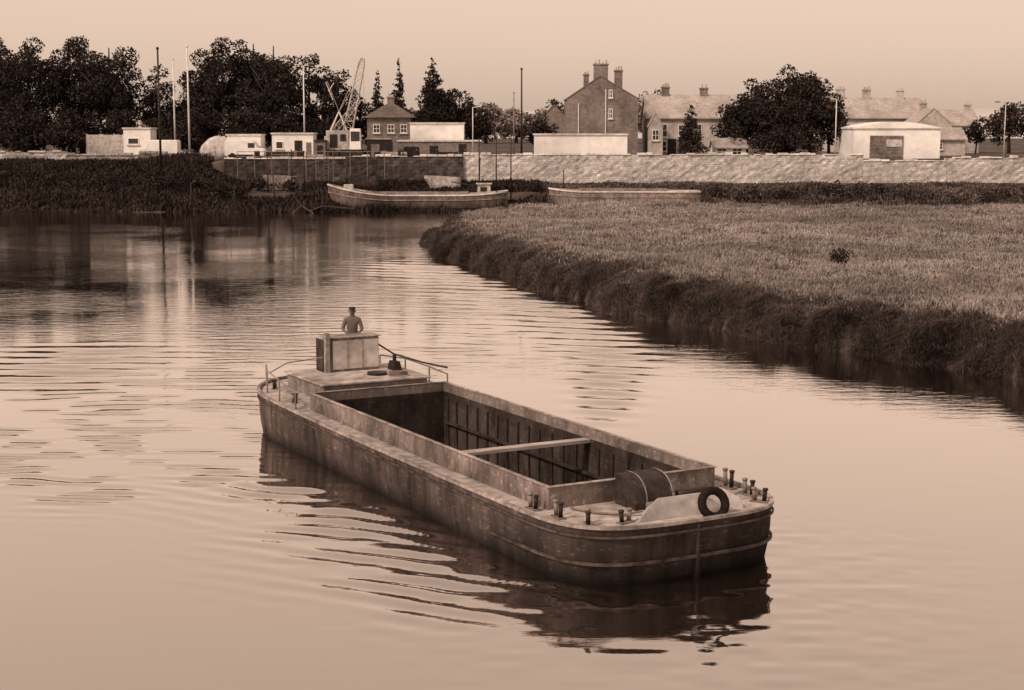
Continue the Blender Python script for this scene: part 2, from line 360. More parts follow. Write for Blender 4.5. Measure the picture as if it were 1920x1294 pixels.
g=blades('bank_scrub',np.stack([X,Y,Z],-1),rng.uniform(.25,.9,len(X))*(.4+vnoise(X*.3,Y*.3,72)),rng.uniform(.04,.10,len(X)),rng.normal(0,.5,(len(X),2)),M['scrub']); g['kind']='stuff'
g['label']='dark rough weeds and grass on the sloping far river bank'; g['category']='weeds'
n=90000
X=rng.uniform(3,62,n); Y=rng.uniform(148.9,164.7,n)
Z=land_h(X,Y)-.05
g=blades('bank_grass',np.stack([X,Y,Z],-1),rng.uniform(.2,.6,len(X))*(.4+vnoise(X*.3,Y*.3,73)),rng.uniform(.04,.09,len(X)),rng.normal(0,.5,(len(X),2)),M['scrubm']); g['kind']='stuff'
g['label']='rough grass on the strip below the stone river wall'; g['category']='grass'

# ------------------------------------------------------------------ foliage
def leafcloud(centers,radii,per,size,flat=.8):
    P=[]
    for c,r in zip(centers,radii):
        k=int(per*(r*r)); 
        dv=rng.normal(0,1,(k,3)); dv/=np.linalg.norm(dv,axis=1)[:,None]
        rr=r*rng.uniform(.45,1.08,k)**.6
        q=dv*rr[:,None]; q[:,2]*=flat
        P.append(q+np.array(c))
    P=np.concatenate(P); n=len(P)
    a=rng.normal(0,1,(n,3)); a/=np.linalg.norm(a,axis=1)[:,None]
    b=np.cross(a,rng.normal(0,1,(n,3))); b/=np.linalg.norm(b,axis=1)[:,None]
    s=(size*rng.uniform(.5,1.2,n))[:,None]
    V=np.stack([P-a*s-b*s*.6,P+a*s-b*s*.4,P+a*s*.8+b*s*.6,P-a*s*.9+b*s*.5],1).reshape(-1,3)
    return V,np.arange(n*4).reshape(-1,4)
def tree(x,y,h,r,kind='broad',m='leaf',label=None,zb=4.45,name=None,dens=1.0,cat='tree',leaf=.15,group=None,low=.5):
    e=empty(name or ('tree' if kind!='conifer' else 'conifer_tree'),(x,y,zb),label or 'tall leafy dark tree standing behind the quay',cat,group=group)
    mb=MB(); tr=max(.09,r*.06)
    mb.tube((0,0,-.3),(rng.uniform(-.2,.2),0,h*.45),tr*1.3,tr*.75,9)
    mb.tube((0,0,h*.44),(.1,.1,h*.85),tr*.75,tr*.25,7)
    if kind!='conifer':
        for i in range(7):
            a=i*2.4+rng.uniform(0,1); z=h*rng.uniform(.22,.5)
            mb.tube((0,0,z),(math.cos(a)*r*.65,math.sin(a)*r*.65,z+h*.26),tr*.45,tr*.12,6)
    mb.obj('trunk',M['bark'],e,True)
    cs=[];rs=[]
    if kind=='conifer':
        n=int(22+h*2)
        for i in range(n):
            f=i/n; z=h*(.12+.86*f); rad=r*(1-f)**.8
            for j in range(3):
                a=rng.uniform(0,6.28); q=rad*rng.uniform(.2,.75)
                cs.append((math.cos(a)*q,math.sin(a)*q,z+rng.uniform(-.2,.2))); rs.append(max(.16,rad*.42))
        V,Q=leafcloud(cs,rs,170*dens,leaf*.85,.55)
    else:
        n=int(40+r*6); cz=h*low; hz=h*(1-low)*.93
        for i in range(n):
            dv=rng.normal(0,1,3); dv/=np.linalg.norm(dv)
            q=rng.uniform(.3,.87); lr=r*rng.uniform(.13,.36)
            hh=hz if dv[2]>0 else cz*.75
            zz=cz+dv[2]*q*hh
            shrink=1 if zz<cz else 1-.25*((zz-cz)/hz)**2
            cs.append((dv[0]*q*r*shrink,dv[1]*q*r*shrink,zz)); rs.append(lr)
        V,Q=leafcloud(cs,rs,100*dens,leaf)
    V[:,2]=np.maximum(V[:,2],.05)
    c=npmesh('crown',V,Q,np.zeros((0,3),int),M[m]); c.parent=e
    return e
BT='dark broad leafy tree in the wood behind the boatyard'
for x,y,h,r in [(-70,194,14,5),(-63,196,15,5.2),(-57,191,14.8,5.2),(-52,195,15.4,5),(-47.5,191,14.8,4.8),(-43.8,199,11.4,3.2),(-40.6,203,8.6,3.0),(-37.9,198,12.0,2.9),
                (-35.2,192,15,4.4),(-31.3,196,15.6,4.8),(-28,190,15,4.3),(-24.6,196,13.6,3.7),(-21.3,194,11,3.2),(-18.6,197,8.8,2.6)]:
    tree(x,y,h,r,label=BT,group='trees in the wood behind the boatyard',dens=1.3)
for x,y,h,r in [(-63,186,6.5,4.5),(-56,185,6,4.5),(-50,184,6,4),(-44.5,186,6,4),(-40,188,6,3.6),(-36.5,186,6,4),(-31,186,6.2,4),(-26,187,6.2,3.6),(-21.5,188,5.6,3)]:
    tree(x,y,h,r,label='low dark bushy undergrowth tree below taller trees',group='low trees below the wood',dens=1.2,low=.42)
tree(-17,205,10.6,1.7,'conifer',label='slim pointed dark conifer beside the crane')
tree(-14.4,206,12.2,1.8,'conifer',label='tall slim spiky conifer behind the pyramid roofed house')
tree(-9.3,190,11.7,3.3,'conifer','leaf','large dark pointed evergreen beside the pale shed',dens=.8)
tree(-8.6,191,9.2,3.2,'broad','leaf','dense dark evergreen below the pointed tree',dens=1.2)
tree(-6.3,191,8.4,2.8,'broad','leaf','dark rounded tree stepping down toward the road',dens=1.2)
tree(-4.0,192,7.0,2.5,'broad','leafm','smaller rounded tree beside the street lamp')
tree(-13,197,6.4,3,'broad','leafm','mid toned tree behind the hipped roof')
tree(3.4,178,4.9,2.3,'broad','leaf','dark bush beside the tall brick house',low=.45)
tree(5.6,199,7.4,2.3,'broad','leafm','leafy tree showing behind the tall brick house')
tree(17.9,200,9.3,2.4,'broad','leafm','airy tree with gaps rising behind the terrace roof',dens=.55)
tree(19.7,178,6.0,1.9,'conifer','leafm','bushy pointed small tree before the low house',dens=.9)
tree(30.8,181,11.1,6.0,'broad','leaf','huge rounded dark tree towering over the river wall',dens=1.25,low=.52)
tree(26.4,182,7.6,3.6,'broad','leaf','dark spreading tree beside the huge rounded tree',dens=1.2)
tree(35.4,180,7.2,2.8,'broad','leaf','dark tree beside the white garage',dens=1.2)
tree(30.5,178,4.6,4.2,'broad','leaf','low dark undergrowth beneath the huge rounded tree',dens=1.1,low=.42)
tree(57.5,200,5.4,1.7,'broad','leaf','small dark tree by the pale houses')
tree(62,201,7.5,3.2,'broad','leafm','rounded tree beyond the pale houses')
tree(70,203,9,4,'broad','leafm','rounded tree beyond the pale houses')
for i in range(16):
    x=-26+i*7+rng.uniform(-2,2)
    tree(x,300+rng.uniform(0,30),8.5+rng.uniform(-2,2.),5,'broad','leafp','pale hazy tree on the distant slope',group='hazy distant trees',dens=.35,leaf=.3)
def bush(x,y,z,h,r,m,label,group=None,per=70,leaf=.13):
    e=empty('bush',(x,y,z),label,'bush',group=group)
    mb=MB()
    for i in range(5):
        a=i*1.3; mb.tube((0,0,-.2),(math.cos(a)*r*.5,math.sin(a)*r*.5,h*.7),.04,.015,5)
    mb.obj('stem',M['bark'],e)
    cs=[];rs=[]
    for i in range(12):
        cs.append((rng.normal(0,r*.4),rng.normal(0,r*.4),h*rng.uniform(.3,.75))); rs.append(r*rng.uniform(.3,.5))
    V,Q=leafcloud(cs,rs,per,leaf); c=npmesh('foliage',V,Q,np.zeros((0,3),int),M[m]); c.parent=e
bush(15.3,74,1.4,.95,.7,'leaf','small dark round bush growing in the marsh grass',per=900,leaf=.04)
for i in range(22):
    x=17.5+i*2.1+rng.uniform(-.7,.7)
    y=153+rng.uniform(-1,3)
    bush(x,y,float(land_h(x,y)),1.0+rng.uniform(-.4,.5),1.3,'leafm','dark low scrubby bush at the foot of the river wall','bushes at the foot of the river wall')
for i in range(18):
    x=-62+i*2.35+rng.uniform(-1,1); y=154+rng.uniform(0,6)
    bush(x,y,float(land_h(x,y)),1.1+rng.uniform(-.3,.5),1.5,'leaf','low dark scrub on the sloping river bank','scrub bushes on the river bank')

# ------------------------------------------------------------------ river walls
def wallseg(x0,x1,y0,y1,z0,z1,m,label,cope=.12,cm='cope'):
    e=empty('river_wall' ,((x0+x1)/2,(y0+y1)/2,z0),label,'wall'); hx=(x1-x0)/2; hy=(y1-y0)/2
    nxs=max(4,int((x1-x0)/.45)); nzs=max(3,int((z1-z0)/.3)); mb=MB(); vs=[];fs=[]
    for i in range(nxs+1):
        for j in range(nzs+1):
            dy=rng.uniform(-.045,.045); x=-hx+2*hx*i/nxs; z=(z1-z0)*j/nzs
            vs.append((x,-hy+dy,z+(rng.uniform(-.08,.05) if j==nzs else 0)))
    for i in range(nxs):
        for j in range(nzs): o=i*(nzs+1)+j; fs.append((o,o+nzs+1,o+nzs+2,o+1))
    mb.add(vs,fs); mb.box(-hx,hx,-hy+.1,hy,0,z1-z0-.05)
    mb.obj('masonry',m,e)
    if cope:
        c=MB(); i=-hx; 
        while i<hx-.2:
            l=min(rng.uniform(.5,1.1),hx-i); dz=rng.uniform(-.1,.14)
            if rng.uniform()>.1: c.box(i+.02,i+l-.02,-hy-.1+rng.uniform(-.05,.05),hy+.08,z1-z0-.02,z1-z0+cope+dz,.03,.03)
            i+=l
        c.obj('coping',M[cm],e,bevel=.02)
wallseg(-80,-46.5,168.2,168.8,3.8,5.2,M['copel'],'long low pale stone parapet along the quay road',cm='copel')
wallseg(-46.5,-39,168.0,168.6,3.8,4.9,M['copel'],'lower weathered section of pale stone parapet',cm='copel')
wallseg(-39,-31,168.3,168.9,3.8,5.1,M['copel'],'broken pale stone parapet by the tall poles',cm='copel')
wallseg(-29.5,-17,164.9,165.9,1.9,4.6,M['stoned'],'old dark stained stone quay wall with ladder')
wallseg(-17,-5,164.7,165.7,1.9,4.85,M['stoned'],'old dark stained stone quay wall by moored barge')
wallseg(-5,36,165.0,165.9,1.5,5.0,M['stone'],'long pale rubble stone river wall with coping')
wallseg(36,44.5,165.0,165.9,1.5,4.35,M['stone'],'lower pale stone wall section before the white garage')
wallseg(44.5,80,165.0,165.9,1.5,4.7,M['stone'],'pale rubble stone river wall beside the houses')

# ------------------------------------------------------------------ houses
def window(parent,x,y,z,wd,ht,face='-y',bars=True):
    fr=MB(); t=.07
    def bx(mb,a0,a1,z0,z1,d0,d1): mb.box(x+a0,x+a1,y+d0,y+d1,z0,z1)
    hw=wd/2; hh=ht/2
    bx(fr,-hw,-hw+t,z-hh,z+hh,-.06,.02); bx(fr,hw-t,hw,z-hh,z+hh,-.06,.02)
    bx(fr,-hw+t,hw-t,z+hh-t,z+hh,-.06,.02); bx(fr,-hw+t,hw-t,z-hh,z-hh+t,-.06,.02)
    if bars: bx(fr,-hw+t,hw-t,z-.025,z+.025,-.055,.02); bx(fr,-.025,.025,z-hh+t,z+hh-t,-.05,.02)
    f=fr.obj('window',M['frame'],parent)
    g=MB(); bx(g,-hw+t,hw-t,z-hh+t,z+hh-t,-.03,.015); g.obj('pane',M['glass'],f)
    s=MB(); bx(s,-hw-.1,hw+.1,z-hh-.12,z-hh-.003,-.14,.02); s.obj('sill',M['cope'],f)
def door(parent,x,y,z0,wd=.95,ht=2.0,m='dark'):
    d=MB().box(x-wd/2,x+wd/2,y-.06,y+.02,z0,z0+ht).obj('door',M[m],parent)
    MB().sphere((x+wd*.35,y-.09,z0+1),.04,5).obj('handle',M['pole'],d)
def chimney(parent,x,y,z0,z1,wx,wy,pots,m='brick'):
    c=MB().box(x-wx/2,x+wx/2,y-wy/2,y+wy/2,z0,z1).box(x-wx/2-.08,x+wx/2+.08,y-wy/2-.08,y+wy/2+.08,z1+.003,z1+.16).obj('chimney',M[m],parent)
    p=MB()
    for i in range(pots):
        px=x-wx/2+wx*(i+.5)/pots; p.tube((px,y,z1+.16),(px,y,z1+.5+rng.uniform(-.1,.15)),.13,.1,8)
    p.obj('chimney_pot',M['brick2'],c)
def house(x,y,wd,dp,ze,zr,label,wall='brick',roof='slate',axis='x',wins=(),doors=(),chims=(),rz=0,zb=4.4,apex=.5):
    e=empty('house',(x,y,zb),label,'house',rz); ze-=zb; zr-=zb
    w=MB(); hx=wd/2; hy=dp/2
    if axis=='y':
        ax=-hx+wd*apex
        v=[(-hx,-hy,-.3),(hx,-hy,-.3),(hx,-hy,ze),(ax,-hy,zr),(-hx,-hy,ze)]
        vs=v+[(a,hy,c) for a,b,c in v]
        w.add(vs,[(0,1,2,3,4),(9,8,7,6,5),(0,5,6,1),(1,6,7,2),(2,7,8,3),(3,8,9,4),(4,9,5,0)])
        r=MB(); o=.25
        for sx_,ex in ((-1,-hx-.1),(1,hx+.1)):
            ez=ze-(zr-ze)/abs((hx if sx_>0 else -hx)-ax)*.1
            a=[(ax,-hy-o*.2,zr+.02),(ex,-hy-o*.2,ez+.02),(ex,hy+o,ez+.02),(ax,hy+o,zr+.02)]
            b=[(p[0],p[1],p[2]+.11) for p in a]
            r.add(a+b,[(0,1,2,3),(7,6,5,4),(0,4,5,1),(1,5,6,2),(2,6,7,3),(3,7,4,0)])
    else:
        v=[(-hx,-hy,-.3),(-hx,hy,-.3),(-hx,hy,ze),(-hx,0,zr),(-hx,-hy,ze)]
        vs=v+[(hx,b,c) for a,b,c in v]
        w.add(vs,[(4,3,2,1,0),(5,6,7,8,9),(0,1,6,5),(1,2,7,6),(2,3,8,7),(3,4,9,8),(4,0,5,9)])
        r=MB(); o=.2
        for s_ in (-1,1):
            ey=s_*(hy+.3); ez=ze-(zr-ze)/hy*.3
            a=[(-hx-o,0,zr+.02),(-hx-o,ey,ez+.02),(hx+o,ey,ez+.02),(hx+o,0,zr+.02)]
            b=[(p[0],p[1],p[2]+.15) for p in a]
            r.add(a+b,[(0,1,2,3),(7,6,5,4),(0,4,5,1),(1,5,6,2),(2,6,7,3),(3,7,4,0)])
    w.obj('wall',M[wall],e); ro=r.obj('roof',M[roof],e)
    for c in chims: chimney(ro,*c)
    for q in wins: window(e,q[0],-hy,q[1],q[2],q[3])
    for q in doors: door(e,q[0],-hy,0.0,.95,2.05,q[1])
    return e
h=house(10.2,187,8.0,10,10.9,13.4,'tall three storey red brick house with bare gable end','brick','slate','y',
  wins=[(.9,7.1,.45,.9),(.9,4.9,.45,1.1)],chims=[(-.2,-4.2,8.3,10.3,1.6,.8,4),(2.0,-1.0,7.4,9.7,.9,.7,3),(-1.6,1,7.6,9.3,.6,.6,2)],apex=.47)
MB().tube((.35,-5.09,0),(.35,-5.09,7.6),.05,.05,6).obj('drainpipe',M['frame'],h); MB().tube((-2.7,-5.09,0),(-2.7,-5.09,6.),.05,.05,6).obj('drainpipe',M['frame'],h)
house(5.0,193,3.5,7,8.6,10.3,'lower brick rear wing beside the tall house','brick','slate','y')
h=house(21.3,190,11.4,7,8.9,11.4,'long low pale terrace house with slate roof','brick2','slatep','x',
  wins=[(-3.9,3.0,1.1,1.5),(-1.6,3.0,1,1.3),(-3.9,1.2,1,1.2),(3.0,3.2,1.1,1.4),(4.6,3.2,.9,1.3),(.2,3.1,.9,1.3)],doors=[(-2.8,'dark')],chims=[(-3.3,0,6.6,7.9,.9,.6,3),(1.2,0,6.6,7.8,.9,.6,2)])
MB().box(-5.5,-4.8,-4.3,-3.5,0,4.4).obj('bay',M['white'],h)
house(16.2,184,1.6,4,7.9,9.3,'narrow pale gabled porch wing with white bargeboards','brick2','slatep','y',wins=[(0,2.5,.8,1.2)])
house(24.3,181,3.6,2.6,5.6,6.4,'small white glazed bungalow front below the trees','white','slatep','x',wins=[(-.9,.7,1.1,.8),(.8,.7,1.1,.8)])
house(48.5,217,12,8,9.0,11.5,'pale distant terrace with long roof and chimneys','brick2','slatep','x',wins=[(-4,3,1,1.4),(-1,3,1,1.4),(2,3,1,1.4),(5,3,1,1.4)],chims=[(-4.5,0,7,8.3,1.1,.7,3,'brick2'),(-1.0,0,7,8.2,1.,.7,3,'brick2'),(3.5,0,7,8.1,.9,.7,2,'brick2')])
house(52.6,205,4.6,7,8.0,10.0,'pale cottage with gable end toward the river','brick2','slatep','y',wins=[(-1,2.6,.9,1.2),(1,2.6,.9,1.2)],chims=[(0,2,5.3,6.3,.8,.6,2,'brick2')])
house(56.8,207,4.2,7,8.0,9.8,'pale semi-detached house with slate roof','brick2','slatep','x',wins=[(-1,2.6,.9,1.2),(1,2.6,.9,1.2)],chims=[(1.5,0,4.9,6.1,.8,.6,2,'brick2')])
house(50.5,190,4.4,5,6.4,7.6,'small pale outbuilding beside the white garage','brick2','slatep','x',wins=[(-.8,1.2,.8,.8)])
e=empty('house',(-14.4,192,4.4),'house with dark hipped pyramid roof behind the crane','house')
MB().box(-2.6,2.6,-2.6,2.6,-.3,4.5).obj('wall',M['mpaint'],e)
r=MB(); r.add([(-3,-3,4.5),(3,-3,4.5),(3,3,4.5),(-3,3,4.5),(-.5,0,6.1),(.5,0,6.1)],[(0,1,5,4),(1,2,5),(2,3,4,5),(3,0,4),(3,2,1,0)]); ro=r.obj('roof',M['slate'],e)
chimney(ro,0,.4,5.5,6.8,.8,.6,2)
for x in (-1.5,0.2,1.7): window(e,x,-2.6,3.2,.8,1.0)
def flat(name,x0,x1,y0,y1,z1,label,cat,m='white',roofm='cope',wins=(),doors=(),over=.12,zb=4.4):
    e=empty(name,((x0+x1)/2,(y0+y1)/2,zb),label,cat); hx=(x1-x0)/2; hy=(y1-y0)/2
    MB().box(-hx,hx,-hy,hy,-.3,z1-zb).obj('wall',M[m],e)
    MB().box(-hx-over,hx+over,-hy-over,hy+over,z1-zb+.003,z1-zb+.16).obj('roof',M[roofm],e)
    for q in wins: window(e,q[0],-hy,q[1],q[2],q[3],bars=False)
    for q in doors: door(e,q[0],-hy,0,q[1],q[2],q[3])
    return e
flat('low_building',2.4,12.3,172,176,6.95,'long low white flat roofed building behind the wall','building')
e=flat('garage_building',36.3,45.4,171,179,7.6,'large white garage with arched roof and roller door','garage')
r=MB(); n=14; vs=[]
for i in range(n+1):
    a=i/n; x=-4.6+9.2*a; z=3.37+.6*math.sin(math.pi*a); vs+=[(x,-4.15,3.3),(x,-4.15,z+.0),(x,4.1,z)]
fs=[]
for i in range(n):
    o=i*3; fs+=[(o,o+3,o+4,o+1),(o+1,o+4,o+5,o+2)]
r.add(vs,fs).obj('arched_roof',M['white'],e)
d=MB()
for i in range(12): d.box(-2.9,.6,-4.09-.03*(i%2),-3.98,.0+i*.21,.205+i*.21)
d.obj('roller_door',M['mpaint'],e)
MB().box(-1.2,.5,-4.15,-4.125,1.35,2.1).obj('sign_board',M['cope'],e)
flat('storage_shed',-11.2,-5.3,177.5,181,8.15,'pale flat roofed storage shed above a wall','shed')
flat('yard_building',-12.3,-3.4,174,177,6.25,'low grey yard building with dark openings','building','mpaint',doors=[(-3,1.6,1.3,'dark'),(-.6,.9,1.4,'dark'),(2.5,.8,1.6,'dark')])
flat('site_hut',-25.6,-21.2,172,175,7.05,'white wooden site hut with dark doorway','hut',wins=[(-1.4,1.5,.8,.8)],doors=[(.6,.8,2,'dark'),(1.7,.5,1.8,'mpaint')])
flat('site_hut',-41.9,-39.0,174,177,7.6,'tall white boxy site hut by the fence','hut',wins=[(-.4,1.9,1.2,.7)])
flat('site_hut',-30.4,-26.8,172,175,6.9,'white flat roofed workshop beside covered boat','hut',wins=[(.9,1.4,.6,.8)],doors=[(-.9,.9,1.9,'mpaint')])
flat('site_hut',-20.8,-19.7,170,172,6.3,'narrow dark store beside the crane','hut','mpaint','dark',doors=[(0,.6,1.5,'dark')])
flat('site_hut',-15.4,-12.8,171,173,6.5,'low dark lean-to store in the cluttered yard','hut','dark','strake',doors=[(-.4,.9,1.6,'mpaint')])
e=empty('board_fence',(-44,175.5,4.4),'pale vertical board fence along the quay road','fence')
f=MB()
for i in range(24): f.box(-2.2+i*.18,-2.2+i*.18+.16,-.02,.02,.4,2.6+rng.uniform(-.04,.04))
f.obj('boards',M['wpaint'],e); MB().box(-2.3,2.2,.02,.08,1,1.1).obj('rail',M['plank'],e); MB().box(-2.3,2.2,.02,.08,2,2.1).obj('rail',M['plank'],e)
for i,x in enumerate((-2.3,-.8,.7,2.2)): MB().box(x-.06,x+.06,.08,.2,-.3,2.7).obj('post',M['plank'],e)
e=empty('covered_boat',(-31.6,174,4.4),'boat under a pale domed tarpaulin in the yard','boat')
mb=MB(); mb.sphere((0,0,0),1,12); v=np.array(mb.v); v[:,0]*=2.2; v[:,1]*=1.2; v[:,2]=np.maximum(v[:,2],0)**.7*2.5*(1-.18*np.abs(v[:,0])/2)+.35*(vnoise(v[:,0]*2+9,v[:,1]*3+9,5)-.5)
mb.v=[tuple(p) for p in v]; mb.obj('tarpaulin',M['wpaint'],e,True)
MB().box(-1.8,1.8,-.2,.2,-.2,.3).obj('keel_block',M['dark'],e)
def van(x,y,rz,label):
    e=empty('parked_van',(x,y,4.45),label,'van',rz)
    b=MB(); pr=[(-2.1,.35),(2.0,.35),(2.1,.9),(1.9,1.1),(1.35,1.15),(1.0,1.85),(.7,2.0),(-2.0,2.0),(-2.1,1.8)]
    n=len(pr); b.add([(a,-.85,c) for a,c in pr]+[(a,.85,c) for a,c in pr],[tuple(range(n)),tuple(range(2*n-1,n-1,-1))]+[(i,n+i,n+(i+1)%n,(i+1)%n) for i in range(n)])
    b.obj('body',M['white'],e,bevel=.05)
    MB().box(.35,1.05,-.87,-.84,1.2,1.7).obj('window',M['glass'],e)
    for wx in (-1.3,1.3):
        for wy in (-.86,.7): MB().tube((wx,wy,.33),(wx,wy+.16,.33),.33,.33,14).obj('wheel',M['rubber'],e)
van(-28.2,170.8,0,'small white van parked on the quay road'); van(-37.4,171,math.pi,'pale van parked beside the poles on the quay')
def drum(x,y,z,m):
    e=empty('oil_drum',(x,y,z),'dented steel oil drum standing on the quay edge','drum',group='oil drums on the quay')
    MB().tube((0,0,0),(0,0,.88),.29,.29,14).tube((0,0,.29),(0,0,.32),.305,.305,14).tube((0,0,.58),(0,0,.61),.305,.305,14).obj('barrel_body',M[m],e)
for x,m in ((-18.9,'dark'),(-18.2,'strakeb'),(-11.6,'dark'),(-13.2,'mpaint'),(-26.4,'dark'),(-14.0,'dark'),(-21.8,'dark'),(-22.5,'strake'),(-9.9,'dark')): drum(x,167.2+rng.uniform(-.4,.5),4.5,m)
def stack(x,y,z,w_,rows,m,rz):
    e=empty('timber_stack',(x,y,z),'untidy stack of old timber baulks on the quay','timber',rz,group='timber stacks on the quay')
    b=MB()
    for r_ in range(rows):
        for k in range(4-r_%2): b.box(-w_/2+rng.uniform(-.4,.4),w_/2+rng.uniform(-.4,.4),-.6+k*.3,-.6+k*.3+.24,r_*.26,r_*.26+.23)
    b.obj('timber_baulks',M[m],e)
for x,w_,r_,m in ((-12.4,2.4,3,'plank'),(-8.6,3.2,2,'strakeb'),(-24,2.6,3,'rib'),(-16.4,1.8,4,'rib'),(-20.4,1.6,2,'plank'),(-7,2,3,'rib'),(-28,2.2,2,'rib')):
    stack(x,167.4,4.5,w_,r_,m,rng.uniform(-.3,.3))
e=empty('ladder',(-19.0,164.6,1.6),'rusty iron ladder fixed to the old quay wall','ladder')
for q in (-.22,.22): MB().tube((q,0,0),(q,0,3.6),.03).obj('stile',M['mpaint'],e)
l=MB()
for i in range(11): l.tube((-.22,0,.2+i*.32),(.22,0,.2+i*.32),.02,.02,6)
l.obj('rungs',M['mpaint'],e)

# ------------------------------------------------------------------ poles and lamps
def pole(name,x,y,zb,zt,r,m,label,cat='pole',lamp=None,group=None,tilt=0):
    e=empty(name,(x,y,zb),label,cat,group=group); h=zt-zb; e.rotation_euler=(0,tilt,0)
    MB().tube((0,0,-.3),(0,0,h),r,r*.65,8).obj('post',M[m],e,True)
    if lamp:
        a=MB(); pts=[(0,0,h-.02)]+[(lamp*math.sin(t)*1.0,0,h+.28*(1-math.cos(t))) for t in np.linspace(.2,1.57,6)]
        a.path(pts,r*.6).obj('arm',M[m],e)
        x2=pts[-1][0]; s=1 if lamp>0 else -1
        l=MB(); l.box(min(x2,x2+s*.6),max(x2,x2+s*.6),-.12,.12,h+.18,h+.34,.08,.03).obj('lamp_head',M['mpaint'],e)
    else: MB().sphere((0,0,h),r*1.2,5).obj('cap',M[m],e)
pole('mast_pole',-34.9,160,3,15.5,.13,'dark','tall dark timber mast standing on the bank')
pole('flagpole',-37.8,181,4.4,15.3,.11,'pole','tall slender white pole before the dark trees')
pole('flagpole',-35.0,175,4.4,16.4,.12,'pole','very tall slender white pole on the quay')
pole('street_lamp',-23.4,182,4.4,14.6,.1,'pole','tall white lamp column before the trees','street lamp',lamp=.5)
pole('telegraph_pole',1.0,168.5,4.4,13.8,.11,'dark','tall thin dark telegraph pole behind the wall')
pole('telegraph_pole',.2,176,4.4,11.5,.08,'mpaint','thin grey pole beside the telegraph pole')
pole('street_lamp',-4.2,173,4.4,9.9,.07,'pole','grey street lamp with arm above low yard building','street lamp',lamp=1.0)
pole('street_lamp',34.1,170,4.4,10.7,.08,'pole','tall concrete street lamp with arm before the large tree','street lamp',lamp=-.6)
pole('street_lamp',52.5,172,4.4,10.2,.06,'pole','thin street lamp beside the pale houses','street lamp',lamp=-.6)
for x,y,zt in [(-1.5,153.5,7.6),(-.1,154,8.0),(-21.5,157,5.6),(-20.3,157,5.4),(-24,158,5.2),(-13,157,5.0),(5,156,3.6),(-30,150,2.6),(-26,150.4,2.2),(-27.4,156,4.6),(-25.4,154,3.8),(-22.6,153,3.4),(-18.4,156,4.2),(-16.2,158,5.1),(-10.4,158,4.4),(-3.2,156,4.8)]:
    pole('mooring_post',x,y,float(land_h(x,y))-.2,zt,.07,'dark','weathered timber mooring post at the bank',group='mooring posts along the bank',tilt=rng.uniform(-.06,.06) if zt<5 else 0)
for x0 in (-28,-20):
    e=empty('railing',(x0,164.2,float(land_h(x0+3,164.2))),'thin metal railing along the old quay','railing')
    MB().tube((0,0,3.4),(7,0,3.4),.035).obj('rail',M['mpaint'],e); MB().tube((0,0,2.9),(7,0,2.9),.03).obj('rail',M['mpaint'],e)
    for i in range(5): MB().tube((i*1.75,0,-.2),(i*1.75,0,3.4),.04).obj('post',M['mpaint'],e)

# ------------------------------------------------------------------ crane
e=empty('crane',(-18,172,4.45),'crawler crane with pale cab and raised lattice jib','crane')
for y in (-1.3,.9):
    t=MB(); n=20; pts=[]
    for i in range(n):
        a=2*math.pi*i/n; pts.append((1.6*math.copysign(abs(math.cos(a))**.6,math.cos(a)),.4+.38*math.copysign(abs(math.sin(a))**.8,math.sin(a))))
    t.add([(a,y,c) for a,c in pts]+[(a,y+.45,c) for a,c in pts],[tuple(range(n)),tuple(range(2*n-1,n-1,-1))]+[(i,n+i,n+(i+1)%n,(i+1)%n) for i in range(n)]).obj('track',M['dark'],e)
c=MB().box(-1.7,.7,-1.1,1.1,.95,3.0).box(-1.9,-1.7,-1,1,1.,2.4).obj('machine_house',M['wpaint'],e,bevel=.05)
c2=MB().box(.75,2.0,-1.15,-.1,.95,3.2,.08,.02).obj('cab',M['white'],e,bevel=.04)
MB().box(.92,1.85,-1.18,-1.13,1.9,2.9).obj('window',M['glass'],c2); MB().box(-1.3,-.5,-1.14,-1.1,1.2,2.6).obj('door',M['dark'],c); MB().box(-.2,.4,-1.14,-1.1,1.9,2.6).obj('grille',M['dark'],c)
f=MB(); f.tube((-1.3,-.5,3),(-.4,0,5.0),.07).tube((-1.3,.5,3),(-.4,0,5.0),.07).tube((.4,-.5,3),(-.4,0,5.0),.07).tube((.4,.5,3),(-.4,0,5.0),.07).obj('gantry',M['pole'],e)
def lattice(p0,p1,w0,w1,n,r,name):
    p0=Vector(p0);p1=Vector(p1);d=(p1-p0).normalized(); a=Vector((0,1,0)); b=d.cross(a).normalized(); mb=MB()
    def P(i,k):
        t=i/n; w=(w0+(w1-w0)*t)*(1 if .0<t<1 else .5)
        sx_,sy_=((-1,-1),(1,-1),(1,1),(-1,1))[k]
        return p0+(p1-p0)*t+b*sx_*w/2+a*sy_*w/2
    for i in range(n):
        for k in range(4):
            mb.tube(P(i,k),P(i+1,k),r,r,5,False); mb.tube(P(i,k),P(i+1,(k+1)%4),r*.6,r*.6,4,False); mb.tube(P(i,k),P(i,(k+1)%4),r*.6,r*.6,4,False)
    return mb.obj(name,M['wpaint'],e)
lattice((.3,0,2.0),(2.2,0,10.6),1.0,.6,13,.045,'jib')
MB().tube((-.4,0,5),(2.2,0,10.6),.025).tube((-.4,.1,5),(1.4,.1,8),.025).tube((2.2,0,10.6),(2.3,0,6.6),.02).tube((-.4,-.1,5),(-1.6,-.1,8.2),.02).obj('cable',M['wpaint'],e)
lattice((-.9,0,3.0),(1.9,0,6.3),.6,.4,8,.035,'fly_jib')
MB().tube((-1.75,-.1,8.1),(-1.0,-.1,6.2),.05).obj('grab',M['pole'],e); MB().tube((-1.45,-.1,7.1),(-.9,-.1,8.0),.05).obj('grab',M['pole'],e)

